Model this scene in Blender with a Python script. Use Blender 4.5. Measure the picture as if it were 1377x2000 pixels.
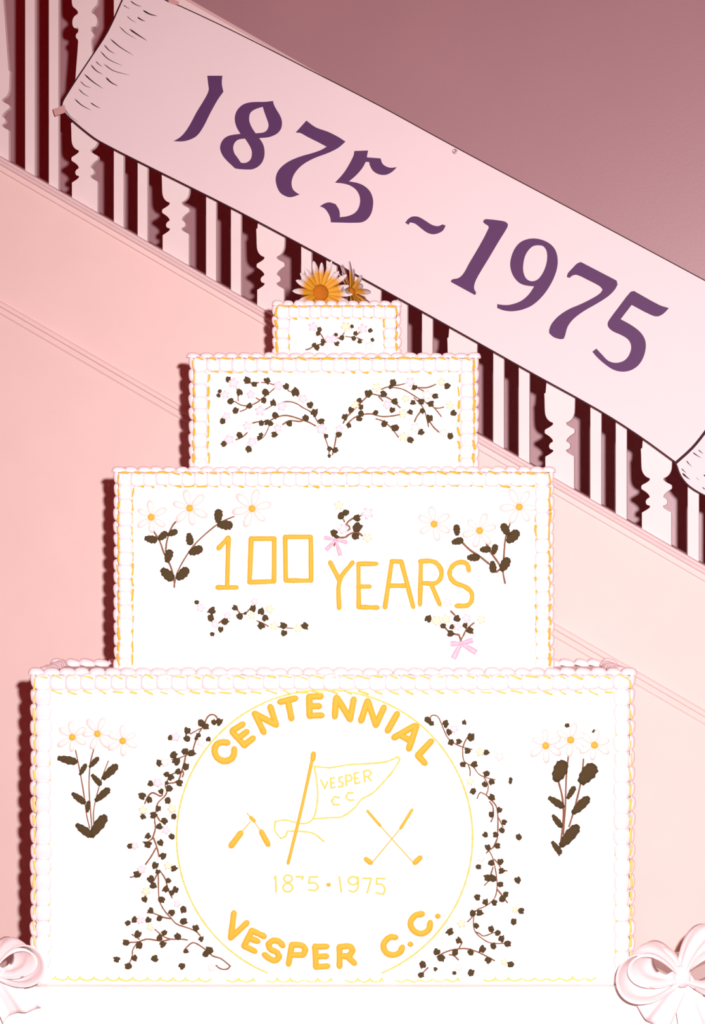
import bpy, bmesh, math, random
from mathutils import Vector, Matrix
from mathutils.geometry import tessellate_polygon

random.seed(7)
for o in list(bpy.data.objects):
    bpy.data.objects.remove(o)
SC = bpy.context.scene
COL = SC.collection

# ------------------------------------------------------------------ camera
F = 4000.0            # focal length in pixels of the 1377 x 2000 frame
CX, HY = 688.5, 1080.0
CAMD = 4.8            # camera to the front of the bottom tier (m)
CAMZ = 0.75 + (1924 - HY) * CAMD / F
cam_data = bpy.data.cameras.new('camera')
cam_data.sensor_fit = 'VERTICAL'
cam_data.sensor_height = 36.0
cam_data.lens = 36.0 * F / 2000.0
cam_data.shift_y = (HY - 1000.0) / 2000.0
cam = bpy.data.objects.new('camera', cam_data)
COL.objects.link(cam)
cam.location = (0, -CAMD, CAMZ)
cam.rotation_euler = (math.radians(90), 0, 0)
SC.camera = cam

# ------------------------------------------------------------------ world, flash, exposure
world = bpy.data.worlds.new('dim_red_room')
SC.world = world
world.use_nodes = True
bg = world.node_tree.nodes['Background']
bg.inputs[0].default_value = (1.0, 0.006, 0.016, 1)
bg.inputs[1].default_value = 0.19

flash = bpy.data.lights.new('flash', 'SPOT')
flash.energy = 1590
flash.color = (1.0, 0.86, 0.875)
flash.spot_size = math.radians(97)
flash.spot_blend = 1.0
flash.shadow_soft_size = 0.032
fl = bpy.data.objects.new('flash', flash)
COL.objects.link(fl)
fl.location = (0.18, -CAMD, CAMZ + 0.20)
aim = Vector((0.34, 0.0, CAMZ - 0.88))
fl.rotation_euler = (aim - Vector(fl.location)).to_track_quat('-Z', 'Y').to_euler()

SC.view_settings.view_transform = 'Standard'
SC.view_settings.look = 'None'
SC.view_settings.exposure = 0.0
SC.view_settings.gamma = 1.0
SC.view_settings.use_curve_mapping = False

# ------------------------------------------------------------------ materials
def mat(name, col, rough=0.6, var=0.04, scale=30.0, spec=0.25, bump=0.0, bscale=200.0, sheen=0.0, attr=False, metal=0.0):
    m = bpy.data.materials.new(name)
    m.use_nodes = True
    nt = m.node_tree
    p = nt.nodes['Principled BSDF']
    p.inputs['Roughness'].default_value = rough
    p.inputs['Metallic'].default_value = metal
    p.inputs['Specular IOR Level'].default_value = spec
    tc = nt.nodes.new('ShaderNodeTexCoord')
    nz = nt.nodes.new('ShaderNodeTexNoise')
    nz.inputs['Scale'].default_value = scale
    nz.inputs['Detail'].default_value = 4
    nt.links.new(tc.outputs['Object'], nz.inputs['Vector'])
    mx = nt.nodes.new('ShaderNodeMix')
    mx.data_type = 'RGBA'
    a = [c * (1 - var) for c in col] + [1]
    b = [min(1, c * (1 + var)) for c in col] + [1]
    mx.inputs[6].default_value = a
    mx.inputs[7].default_value = b
    nt.links.new(nz.outputs['Fac'], mx.inputs[0])
    out = mx.outputs[2]
    if attr:
        at = nt.nodes.new('ShaderNodeAttribute')
        at.attribute_name = 'tint'
        mm = nt.nodes.new('ShaderNodeMix')
        mm.data_type = 'RGBA'
        mm.blend_type = 'MULTIPLY'
        mm.inputs[0].default_value = 1.0
        nt.links.new(out, mm.inputs[6])
        nt.links.new(at.outputs['Color'], mm.inputs[7])
        out = mm.outputs[2]
    nt.links.new(out, p.inputs['Base Color'])
    if bump:
        n2 = nt.nodes.new('ShaderNodeTexNoise')
        n2.inputs['Scale'].default_value = bscale
        nt.links.new(tc.outputs['Object'], n2.inputs['Vector'])
        bp = nt.nodes.new('ShaderNodeBump')
        bp.inputs['Strength'].default_value = bump
        bp.inputs['Distance'].default_value = 0.002
        nt.links.new(n2.outputs['Fac'], bp.inputs['Height'])
        nt.links.new(bp.outputs['Normal'], p.inputs['Normal'])
    return m

M = dict(
    icing=mat('white_icing', (0.90, 0.88, 0.86), 0.55, 0.01, 60, bump=0.15, bscale=300),
    shell=mat('white_piped_icing', (0.88, 0.735, 0.742), 0.5, 0.015, 50),
    yellow=mat('golden_yellow_icing', (0.87, 0.425, 0.04), 0.6, 0.08, 250, bump=0.5, bscale=500),
    paleyellow=mat('pale_yellow_icing', (0.88, 0.58, 0.13), 0.6, 0.08, 250),
    leaf=mat('dark_olive_icing', (0.085, 0.060, 0.023), 0.75, 0.2, 300, bump=0.6, bscale=600),
    stem=mat('brown_icing_stem', (0.20, 0.10, 0.052), 0.7, 0.15, 200),
    pink=mat('pale_pink_icing', (0.86, 0.615, 0.665), 0.6, 0.12, 200),
    cream=mat('cream_yellow_icing', (0.87, 0.69, 0.49), 0.6, 0.15, 200),
    white_petal=mat('white_icing_petal', (0.82, 0.695, 0.66), 0.6, 0.02, 120),
    ribbon=mat('pink_satin_ribbon', (0.88, 0.47, 0.58), 0.35, 0.08, 80),
    stairwall=mat('pale_pink_painted_plaster', (0.79, 0.615, 0.575), 0.75, 0.035, 7, bump=0.05, bscale=180),
    wood=mat('off_white_painted_wood', (0.77, 0.69, 0.68), 0.6, 0.03, 12),
    rail=mat('pinkish_painted_rail', (0.76, 0.61, 0.60), 0.55, 0.04, 14),
    mauve=mat('mauve_plaster', (0.45, 0.272, 0.295), 0.40, 0.06, 3.0, spec=0.75, bump=0.08, bscale=120),
    paper=mat('white_banner_paper', (0.735, 0.66, 0.67), 0.6, 0.02, 6),
    ink=mat('violet_blue_ink', (0.090, 0.034, 0.115), 0.6, 0.05, 40),
    black=mat('black_ink', (0.03, 0.006, 0.012), 0.7, 0.05, 40),
    tape=mat('translucent_beige_tape', (0.55, 0.35, 0.33), 0.4, 0.04, 60),
    metal=mat('steel_pin', (0.55, 0.42, 0.42), 0.35, 0.02, 60, metal=0.6),
    cloth=mat('white_tablecloth', (0.88, 0.86, 0.83), 0.8, 0.01, 30, bump=0.1, bscale=800),
    satin=mat('white_pink_satin', (0.89, 0.80, 0.80), 0.4, 0.02, 20),
    petal=mat('daisy_petal', (0.58, 0.545, 0.555), 0.6, 0.05, 90, attr=True),
    disc=mat('orange_daisy_disc', (0.47, 0.15, 0.007), 0.85, 0.2, 500, bump=1.0, bscale=700),
    green=mat('green_daisy_stem', (0.10, 0.14, 0.04), 0.7, 0.1, 100),
    floor=mat('dark_red_carpet', (0.18, 0.04, 0.04), 0.95, 0.15, 60),
)

# ------------------------------------------------------------------ object helpers
WM = {}   # world matrices of everything created here

def reg(o, mw, parent=None):
    WM[o.name] = mw.copy()
    if parent is not None:
        o.parent = parent
        o.matrix_parent_inverse = WM[parent.name].inverted()
    o.matrix_basis = mw
    return o

def tag(o, label=None, cat=None, group=None, kind=None):
    if label: o['label'] = label
    if cat: o['category'] = cat
    if group: o['group'] = group
    if kind: o['kind'] = kind
    return o

def empty(name, loc, parent=None):
    o = bpy.data.objects.new(name, None)
    o.empty_display_size = 0.05
    COL.objects.link(o)
    return reg(o, Matrix.Translation(Vector(loc)), parent)

def mesh_data(name, verts, faces, m, smooth=True):
    me = bpy.data.meshes.new(name)
    me.from_pydata([tuple(v) for v in verts], [], [tuple(f) for f in faces])
    me.update()
    bm = bmesh.new(); bm.from_mesh(me)
    bmesh.ops.recalc_face_normals(bm, faces=bm.faces)
    bm.to_mesh(me); bm.free()
    me.materials.append(m)
    if smooth:
        me.shade_smooth()
    return me

def obj(name, verts, faces, m, parent=None, smooth=True, kind=None):
    """verts in world space; origin is moved to the middle of the mesh"""
    n = len(verts)
    mn = [min(v[i] for v in verts) for i in range(3)]
    mx = [max(v[i] for v in verts) for i in range(3)]
    c = Vector([(mn[i] + mx[i]) / 2 for i in range(3)])
    me = mesh_data(name, [Vector(v) - c for v in verts], faces, m, smooth)
    o = bpy.data.objects.new(name, me)
    COL.objects.link(o)
    reg(o, Matrix.Translation(c), parent)
    if kind: o['kind'] = kind
    return o

def inst(name, me, mw, parent):
    o = bpy.data.objects.new(name, me)
    COL.objects.link(o)
    return reg(o, mw, parent)

def fix_normals_out(o):
    return o

class MB:
    def __init__(self): self.v = []; self.f = []
    def add(self, v, f):
        k = len(self.v)
        self.v += [Vector(p) for p in v]
        self.f += [tuple(i + k for i in q) for q in f]
    def box(self, a, b):
        x0, y0, z0 = a; x1, y1, z1 = b
        self.add([(x0,y0,z0),(x1,y0,z0),(x1,y1,z0),(x0,y1,z0),(x0,y0,z1),(x1,y0,z1),(x1,y1,z1),(x0,y1,z1)],
                 [(0,3,2,1),(4,5,6,7),(0,1,5,4),(1,2,6,5),(2,3,7,6),(3,0,4,7)])
    def build(self, name, m, parent=None, smooth=True, kind=None):
        return obj(name, self.v, self.f, m, parent, smooth, kind)

def bevel(o, w, seg=2):
    b = o.modifiers.new('bevel', 'BEVEL')
    b.width = w; b.segments = seg; b.limit_method = 'ANGLE'
    return o

# -------- pixel of the photograph -> point on a vertical plane facing the camera at depth Y
def P(px, py, Y, h=0.0):
    s = (Y + CAMD) / F
    return Vector(((px - CX) * s, Y - h, CAMZ - (py - HY) * s))

# -------- the stair runs past the camera at a slant: local frame u (along), d (away), z (up)
ALPHA = math.atan(0.25)
SO = Vector((0, 0.69, 0))
SU = Vector((math.cos(ALPHA), -math.sin(ALPHA), 0))
SN = Vector((math.sin(ALPHA), math.cos(ALPHA), 0))
def S(u, d, z):
    return SO + SU * u + SN * d + Vector((0, 0, z))
def Q(px, py, d):
    """pixel -> (u, z) on the stair plane at offset d"""
    ray = Vector(((px - CX) / F, 1.0, -(py - HY) / F))
    o = Vector((0, -CAMD, CAMZ))
    t = (SN.dot(SO) + d - SN.dot(o)) / SN.dot(ray)
    p = o + ray * t
    return (SU.dot(p - SO), p.z)
def QS(px, py, d, h=0.0):
    u, z = Q(px, py, d)
    return S(u, d - h, z)

# -------- smooth paths
def turn(a, b, c):
    v1 = (b[0]-a[0], b[1]-a[1]); v2 = (c[0]-b[0], c[1]-b[1])
    l1 = math.hypot(*v1); l2 = math.hypot(*v2)
    if l1 < 1e-9 or l2 < 1e-9: return 0
    d = max(-1, min(1, (v1[0]*v2[0] + v1[1]*v2[1]) / (l1*l2)))
    return math.degrees(math.acos(d))

def smooth(pts, closed=False, corner=48, sub=4):
    n = len(pts)
    out = []
    segs = n if closed else n - 1
    def tang(i):
        if closed:
            a, b, c = pts[(i-1) % n], pts[i % n], pts[(i+1) % n]
        else:
            if i == 0 or i == n-1: return None
            a, b, c = pts[i-1], pts[i], pts[i+1]
        if turn(a, b, c) > corner: return None
        return ((c[0]-a[0])/2, (c[1]-a[1])/2)
    for i in range(segs):
        p0 = pts[i]; p1 = pts[(i+1) % n]
        ch = (p1[0]-p0[0], p1[1]-p0[1])
        L = math.hypot(*ch)
        t0 = tang(i) or ch; t1 = tang((i+1) % n if closed else i+1) or ch
        def lim(t):
            l = math.hypot(*t)
            if l < 1e-9: return ch
            return (t[0]/l*L, t[1]/l*L)
        t0 = lim(t0); t1 = lim(t1)
        for k in range(sub):
            s = k / sub
            h00 = 2*s**3-3*s**2+1; h10 = s**3-2*s**2+s; h01 = -2*s**3+3*s**2; h11 = s**3-s**2
            out.append((h00*p0[0]+h10*t0[0]+h01*p1[0]+h11*t1[0], h00*p0[1]+h10*t0[1]+h01*p1[1]+h11*t1[1]))
    if not closed: out.append(tuple(pts[-1]))
    return out

def split_sharp(pts, ang=62):
    parts = []; cur = [pts[0]]
    for i in range(1, len(pts)-1):
        cur.append(pts[i])
        if turn(pts[i-1], pts[i], pts[i+1]) > ang:
            parts.append(cur); cur = [pts[i]]
    cur.append(pts[-1]); parts.append(cur)
    return parts

def stroke(mb, fn, pts, w, hr=0.45, mpp=0.0012, sub=4, wob=0.0, prof=5, taper=None):
    """piped half-round line of w pixels along pts (pixels); fn(px,py,h) -> world"""
    for part in split_sharp(pts):
        p = smooth(part, False, 62, sub) if len(part) > 2 else [
            (part[0][0]+(part[1][0]-part[0][0])*k/3, part[0][1]+(part[1][1]-part[0][1])*k/3) for k in range(4)]
        n = len(p)
        secs = []
        for i in range(n):
            a = p[max(0, i-1)]; b = p[min(n-1, i+1)]
            tx, ty = b[0]-a[0], b[1]-a[1]
            l = math.hypot(tx, ty) or 1
            hw = w/2 * (1 + random.uniform(-wob, wob))
            if taper: hw *= taper(i/(n-1))
            secs.append((p[i], (tx/l, ty/l), hw))
        (p0, t0, w0), (p1, t1, w1) = secs[0], secs[-1]
        pre = [((p0[0]-t0[0]*w0*q, p0[1]-t0[1]*w0*q), t0, w0*r) for q, r in ((0.95, 0.12), (0.7, 0.65))]
        post = [((p1[0]+t1[0]*w1*q, p1[1]+t1[1]*w1*q), t1, w1*r) for q, r in ((0.7, 0.65), (0.95, 0.12))]
        secs = pre + secs + post
        v = []; f = []
        for (c, t, hw) in secs:
            for k in range(prof):
                a = math.pi * k / (prof-1)
                o = math.cos(a) * hw
                h = math.sin(a) * hw * 2 * hr * mpp - 0.0004
                v.append(fn(c[0] - t[1]*o, c[1] + t[0]*o, h))
        for i in range(len(secs)-1):
            for k in range(prof-1):
                q = i*prof+k
                f.append((q, q+1, q+prof+1, q+prof))
        f.append(tuple(range(prof))); f.append(tuple((len(secs)-1)*prof+k for k in range(prof)))
        mb.add(v, f)

def poly_plate(fn, loops, h0, h1):
    """flat plate with holes: loops of pixel points; front at height h1, back at h0"""
    flat = [[Vector((x, y, 0)) for x, y in L] for L in loops]
    tri = tessellate_polygon(flat)
    pts = [p for L in loops for p in L]
    n = len(pts)
    v = [fn(x, y, h1) for x, y in pts] + [fn(x, y, h0) for x, y in pts]
    f = [tuple(t) for t in tri] + [tuple(i + n for i in reversed(t)) for t in tri]
    k = 0
    for L in loops:
        m = len(L)
        for i in range(m):
            a, b = k+i, k+(i+1) % m
            f.append((a, b, b+n, a+n))
        k += m
    return v, f

def zc(ox, oy, s):
    return lambda pts: [(ox + x/s, oy + y/s) for x, y in pts]

# ================================================================== SETTING
def struct(o): o['kind'] = 'structure'; return o
RW = 1.05        # stair width: mauve wall behind the balusters
mb = MB(); mb.add([S(-3.2, RW, 0), S(3.2, RW, 0), S(3.2, RW+0.1, 0), S(-3.2, RW+0.1, 0), S(-3.2, RW, 4.2), S(3.2, RW, 4.2), S(3.2, RW+0.1, 4.2), S(-3.2, RW+0.1, 4.2)],
                  [(0,3,2,1),(4,5,6,7),(0,1,5,4),(1,2,6,5),(2,3,7,6),(3,0,4,7)])
tag(struct(mb.build('wall_back', M['mauve'], smooth=False)), 'dull mauve wall rising behind the staircase balusters', 'wall')
mb = MB(); mb.box((-3.6, -5.4, -0.05), (3.6, 2.6, 0.0))
tag(struct(mb.build('floor', M['floor'], smooth=False)), 'dark floor under the draped cake table', 'floor')

# the line on which the balusters stand
ua, za = Q(25, 319, 0); ub, zb = Q(1313, 1067, 0)
SLOPE = (zb - za) / (ub - ua)
def railz(u): return za + SLOPE * (u - ua)
def sloped(profile, u0, u1, off=0.0, zl=None):
    """extrude a (dz, d) cross-section along the stair slope"""
    zl = zl or railz
    v = []; f = []; n = len(profile)
    for u in (u0, u1):
        for dz, d in profile: v.append(S(u, d, zl(u) + dz + off))
    for i in range(n):
        j = (i+1) % n
        f.append((i, j, n+j, n+i))
    f.append(tuple(range(n))); f.append(tuple(n+i for i in reversed(range(n))))
    return v, f
UL, UR = -1.75, 1.75
v = [S(UL,0,0), S(UR,0,0), S(UR,0,railz(UR)-0.02), S(UL,0,railz(UL)-0.02)]
v += [S(UL,0.09,0), S(UR,0.09,0), S(UR,0.09,railz(UR)-0.02), S(UL,0.09,railz(UL)-0.02)]
tag(struct(obj('wall_front', v, [(0,1,2,3),(7,6,5,4),(0,4,5,1),(1,5,6,2),(2,6,7,3),(3,7,4,0)], M['stairwall'], smooth=False)),
    'pale pink wall below the stair balusters, sloping top edge', 'wall')
# moulding on the wall lower down, parallel to the stair
uc, zc1 = Q(0, 600, 0); ud, zd1 = Q(1168, 1280, 0)
def trimz(u): return zc1 + (zd1 - zc1) / (ud - uc) * (u - uc)
prof = [(0.019, 0.0), (0.019, -0.006), (0.015, -0.010), (0.006, -0.0115), (0.002, -0.009), (0.0, -0.0045), (-0.003, -0.0045),
        (-0.006, -0.007), (-0.013, -0.008), (-0.019, -0.005), (-0.019, 0.0)]
v, f = sloped(prof, UL, UR, 0, trimz)
tag(struct(obj('trim_1', v, f, M['stairwall'], smooth=False)), 'thin pink moulding running diagonally across the lower stair wall', 'moulding')

# ================================================================== STAIR BALUSTRADE
bal = empty('stair_balustrade', S(0, 0.03, railz(0)))
tag(bal, 'off-white wooden stair balustrade with sawn fretwork balusters and plain slats', 'balustrade')
prof = [(0.0, 0.085), (0.0, -0.010), (-0.003, -0.014), (-0.008, -0.0145), (-0.011, -0.012), (-0.0125, -0.017), (-0.019, -0.0195),
        (-0.0235, -0.016), (-0.0255, -0.008), (-0.041, -0.008), (-0.0425, -0.004), (-0.0425, -0.0005), (-0.0202, -0.0005), (-0.0202, 0.085)]
# split in rail (upper, rounded) and fillet board (lower, flat)
v, f = sloped([(0.0, 0.085), (0.0, -0.008), (-0.003, -0.013), (-0.007, -0.014), (-0.010, -0.0115), (-0.012, -0.017), (-0.018, -0.0195),
               (-0.0225, -0.0165), (-0.0245, -0.009), (-0.0245, -0.0006), (-0.0195, -0.0006), (-0.0195, 0.085)], UL, UR)
obj('bottom_rail', v, f, M['rail'], bal, smooth=False)
v, f = sloped([(-0.0245, -0.0006), (-0.0245, -0.0075), (-0.040, -0.0075), (-0.0425, -0.004), (-0.0425, -0.0006)], UL, UR)
obj('fillet_strip', v, f, M['stairwall'], bal, smooth=False)
uh, zh = Q(375, 0, -0.01); uh2, zh2 = Q(700, 186, -0.01)
HS = (zh2 - zh) / (uh2 - uh)
def handz(u): return zh + HS * (u - uh)
hr_prof = [(0.0, 0.02), (-0.002, 0.055), (-0.012, 0.068), (-0.035, 0.066), (-0.042, 0.052), (-0.048, 0.050), (-0.048, 0.008),
           (-0.042, 0.004), (-0.035, -0.012), (-0.012, -0.014), (-0.002, -0.006)]
v, f = sloped(hr_prof, UL, UR, 0, handz)
obj('handrail', v, f, M['rail'], bal, smooth=False)

MPP = 5.49 / F   # metres per pixel near the stair
# half outline of the fretwork baluster: (height above base block top, half width) in pixels
wide = [(0, 27.5), (1, 26), (5, 19), (9, 13.5), (11.5, 12), (13, 13), (15, 18), (18.5, 20), (22, 20), (26, 17.5), (28.5, 13.5), (31, 13), (35, 15.5),
        (40, 21), (44, 27), (46, 28.5), (50, 28.5), (52, 27.5), (55, 22), (59, 15.5), (62, 12.5), (65, 13), (67, 18), (72, 23.5),
        (79, 27), (87, 28.3), (110, 29), (121, 29.5), (122, 27), (170, 23.0), (230, 18.5), (285, 14.2), (290, 15.5), (293, 18.5), (299, 19), (303, 16), (305, 14), (312, 14),
        (314, 16), (313, 20), (315, 24), (322, 26.5), (332, 25.5), (338, 21), (341, 16), (344, 14.5), (348, 16), (353, 21), (358, 26), (372, 28)]
def base_top(u): return railz(u) + 46 * MPP
def baluster(px, py):
    u, _ = Q(px, py, 0.02)
    z0 = base_top(u)
    zt = lambda uu: handz(uu) - 0.046
    left = []; right = []
    for h, w in wide:
        left.append((u - w*MPP, z0 + h*MPP)); right.append((u + w*MPP, z0 + h*MPP))
    wb = 27.5*MPP; wt = 28*MPP
    loop = [(u - wb, railz(u-wb))] + [(u + wb, railz(u+wb))] + right + [(u + wt, zt(u+wt)), (u - wt, zt(u-wt))] + left[::-1]
    plate('baluster', smooth(loop, True, 50, 3), 0.012, 0.026)
def plate(name, loop, d0, d1):
    loop = [p for i, p in enumerate(loop) if i == 0 or (abs(p[0]-loop[i-1][0]) + abs(p[1]-loop[i-1][1])) > 1e-5]
    tri = tessellate_polygon([[Vector((a, b, 0)) for a, b in loop]])
    n = len(loop)
    v = [S(a, d0, b) for a, b in loop] + [S(a, d1, b) for a, b in loop]
    f = [tuple(t) for t in tri] + [tuple(i+n for i in reversed(t)) for t in tri]
    for i in range(n):
        j = (i+1) % n; f.append((i, j, j+n, i+n))
    return obj(name, v, f, M['wood'], bal, smooth=False)
def slat(px, py, w=20.5):
    u, _ = Q(px, py, 0.02); hw = w*MPP/2
    plate('slat', [(u-hw, railz(u-hw)), (u+hw, railz(u+hw)), (u+hw, handz(u+hw)-0.046), (u-hw, handz(u-hw)-0.046)], 0.012, 0.026)
wide_c = [(-5, 250), (167.5, 350), (345, 430), (530, 540), (717, 650), (904, 760), (1094, 880), (1283, 990), (1475, 1100)]
for a in wide_c: baluster(*a)
for i in range(len(wide_c)-1):
    x0, y0 = wide_c[i]; x1, y1 = wide_c[i+1]
    g = x1 - x0
    for t in ((0.365, 0.627) if i else (0.372, 0.640)):
        slat(x0 + g*t + 1.5, y0 + (y1-y0)*t)
for px, py in ((-112, 180), (-68, 210), (-170, 150)): slat(px, py)

# ================================================================== BANNER
BD = -0.045
fb = lambda x, y, h=0.0: QS(x, y, BD, h)
ban = empty('banner', QS(740, 420, BD))
tag(ban, 'white paper banner with scroll ends and violet numerals 1875 to 1975 hung along the balusters', 'banner')
top_edge = [(256, -38), (330, 3), (352, 11), (460, 62), (600, 133), (744, 207), (830, 254), (920, 303), (1080, 388), (1230, 468), (1377, 547), (1450, 586)]
left_edge = [(256, -38), (238, 0), (210, 61), (181, 106), (151, 151), (130, 184), (121.5, 199), (120.5, 208), (125.5, 220), (139, 234)]
bot_edge = [(139, 234), (165, 256), (194, 277), (320, 341), (460, 411), (627, 500), (770, 579), (917, 661), (1045, 733), (1166, 800), (1245, 850), (1321, 905)]
right_edge = [(1321, 905), (1352, 873), (1377, 842), (1412, 790), (1438, 730), (1455, 660), (1450, 586)]
outline = smooth(left_edge, sub=3)[:-1] + smooth(bot_edge, sub=3)[:-1] + right_edge[:-1] + smooth(top_edge, sub=3)[::-1][:-1]
v, f = poly_plate(fb, [outline], -0.003, 0.0)
obj('paper', v, f, M['paper'], ban, smooth=False)
# rolled right end of the scroll
roll = [(1321, 907), (1330, 930), (1347, 950), (1377, 968), (1410, 982), (1450, 935), (1480, 860), (1500, 760), (1455, 660), (1438, 730), (1412, 790), (1377, 842), (1352, 873)]
v, f = poly_plate(lambda x, y, h=0: QS(x, y, BD+0.006, h), [roll], -0.003, 0.0)
se = obj('scroll_end', v, f, M['paper'], ban, smooth=False)
def ribbon_strip(name, pts, w, m, parent, h=0.0008, fn=fb, taper=None, mbx=None):
    p = smooth(pts, sub=3)
    n = len(p); vv = []; ff = []
    for i in range(n):
        a = p[max(0, i-1)]; b = p[min(n-1, i+1)]
        tx, ty = b[0]-a[0], b[1]-a[1]; l = math.hypot(tx, ty) or 1
        hw = w/2 * (taper(i/(n-1)) if taper else 1)
        for s in (-1, 1):
            vv.append(fn(p[i][0] - ty/l*hw*s, p[i][1] + tx/l*hw*s, h))
        for s in (1, -1):
            vv.append(fn(p[i][0] - ty/l*hw*s, p[i][1] + tx/l*hw*s, 0.0001))
    for i in range(n-1):
        for k in range(4):
            q = i*4
            ff.append((q+k, q+(k+1) % 4, q+4+(k+1) % 4, q+4+k))
    ff.append((0,1,2,3)); ff.append(tuple((n-1)*4+k for k in (3,2,1,0)))
    if mbx is not None: mbx.add(vv, ff); return None
    return obj(name, vv, ff, m, parent, smooth=False)
ob = MB()
ribbon_strip('', [(x+1, y) for x, y in left_edge], 2.2, None, None, mbx=ob)
ribbon_strip('', [(x, y-1) for x, y in bot_edge], 2.6, None, None, mbx=ob)
ribbon_strip('', [(x, y+1) for x, y in top_edge], 2.0, None, None, mbx=ob)
ribbon_strip('', [(1319, 905), (1352, 875), (1377, 844), (1412, 792), (1440, 730)], 5.5, None, None, mbx=ob, h=0.0012)
ribbon_strip('', roll[:5], 2.6, None, None, mbx=ob, fn=lambda x, y, h=0: QS(x, y, BD+0.006, h))
ob.build('printed_outline', M['black'], ban, smooth=False)
# numerals
z1 = zc(0, 0, 2.993); z2 = zc(460, 0, 2.993); z3 = zc(917, 300, 2.993); z8 = zc(410, 180, 8.1); zo = zc(860, 410, 7.65)
numerals = [
 [z1([(1212,443),(1300,443),(1297,490),(1306,537),(1275,580),(1230,660),(1190,740),(1150,795),(1100,820),(1060,827),(1015,825),(1050,805),(1080,775),(1110,730),(1150,655),(1190,590),(1220,530),(1217,490)])],
 [z8([(1000,140),(1010,190),(1050,270),(1110,370),(1138,450),(1140,520),(1120,590),(1070,650),(1000,690),(920,715),(780,728),(830,800),(858,880),(865,970),(855,1040),(820,1120),(760,1180),(690,1215),(620,1225),(410,1210),(370,1180),(250,1065),(195,990),(165,910),(165,850),(190,780),(250,715),(330,682),(485,660),(430,570),(400,480),(395,400),(415,320),(460,250),(530,195),(620,165),(740,155),(860,155)]),
  z8([(838,232),(860,310),(900,420),(928,510),(920,570),(890,615),(840,640),(725,652),(670,570),(630,480),(622,400),(640,330),(690,285),(760,255)]),
  z8([(555,735),(600,800),(640,870),(662,930),(662,1010),(640,1070),(590,1110),(540,1122),(490,1115),(440,1040),(390,970),(370,900),(375,840),(405,785),(460,748)])],
 [z2([(415,705),(470,745),(540,770),(600,800),(643,828),(600,865),(540,895),(460,925),(390,965),(345,1015),(328,1065),(335,1105),(355,1125),(375,1137),(330,1152),(300,1150),(260,1125),(238,1075),(237,1030),(260,985),(310,945),(380,915),(450,895),(500,877),(533,858),(480,830),(420,800),(380,778),(352,775)])],
 [z2([(695,883),(775,880),(768,920),(848,926),(862,960),(900,980),(943,978),(915,1005),(880,1022),(840,1020),(805,1000),(785,965),(782,948),(762,946),(740,985),(700,1030),(663,1060),(730,1075),(780,1110),(803,1160),(803,1210),(790,1255),(760,1290),(720,1302),(558,1300),(553,1270),(535,1235),(515,1215),(493,1207),(520,1190),(550,1183),(585,1193),(605,1225),(610,1250),(610,1270),(650,1265),(690,1250),(715,1225),(728,1185),(725,1145),(705,1110),(670,1085),(630,1073),(582,1068),(630,1015),(665,960),(690,910)])],
 [z2([(992,1303),(1010,1280),(1035,1266),(1070,1268),(1110,1290),(1150,1315),(1185,1322),(1210,1312),(1228,1318),(1215,1345),(1190,1362),(1155,1370),(1120,1360),(1085,1335),(1050,1308),(1020,1300),(1012,1314)])],
 [zo([(640,185),(650,150),(690,138),(930,165),(985,185),(1012,215),(1000,265),(880,460),(720,730),(580,960),(520,1080),(505,1160),(515,1200),(535,1230),(530,1262),(512,1270),(160,1078),(160,1055),(190,1035),(250,1025),(300,1000),(360,930),(430,800),(560,580),(660,400),(725,265),(715,240),(670,210)])],
 [z3([(162,880),(162,903),(200,917),(250,922),(310,912),(370,885),(430,830),(480,755),(510,680),(516,620),(505,570),(480,535),(440,510),(390,497),(340,500),(295,520),(262,560),(243,610),(238,650),(245,690),(262,725),(290,755),(325,770),(378,777),(345,825),(300,862),(240,883),(200,885)]),
  z3([(415,537),(435,545),(452,575),(452,630),(435,685),(410,725),(385,743),(355,745),(330,728),(315,690),(315,645),(325,600),(345,565),(375,540)])],
 [z3([(652,634),(860,742),(866,765),(850,795),(810,835),(740,880),(670,920),(610,965),(575,1010),(560,1060),(552,1082),(530,1085),(490,1072),(466,1050),(466,1030),(480,995),(520,950),(580,910),(650,880),(720,845),(765,815),(778,795),(760,775),(690,738),(630,710),(605,712),(585,727),(569,722),(575,700),(600,672),(630,642)])],
 [z3([(962,803),(1110,885),(1166,903),(1135,935),(1100,952),(1060,943),(948,885),(884,968),(950,1005),(1000,1045),(1027,1090),(1030,1140),(1015,1195),(985,1240),(940,1268),(890,1275),(840,1263),(790,1230),(745,1190),(718,1158),(742,1140),(775,1175),(810,1210),(850,1223),(895,1215),(925,1190),(943,1150),(943,1115),(925,1085),(885,1060),(840,1040),(812,1015),(808,990),(825,960),(870,900),(940,810)])],
]
for i, loops in enumerate(numerals):
    loops = [smooth(L, True, 40, 3) for L in loops]
    v, f = poly_plate(fb, loops, 0.0001, 0.0009)
    obj('dash' if i == 4 else 'numeral', v, f, M['ink'], ban, smooth=False)
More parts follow.
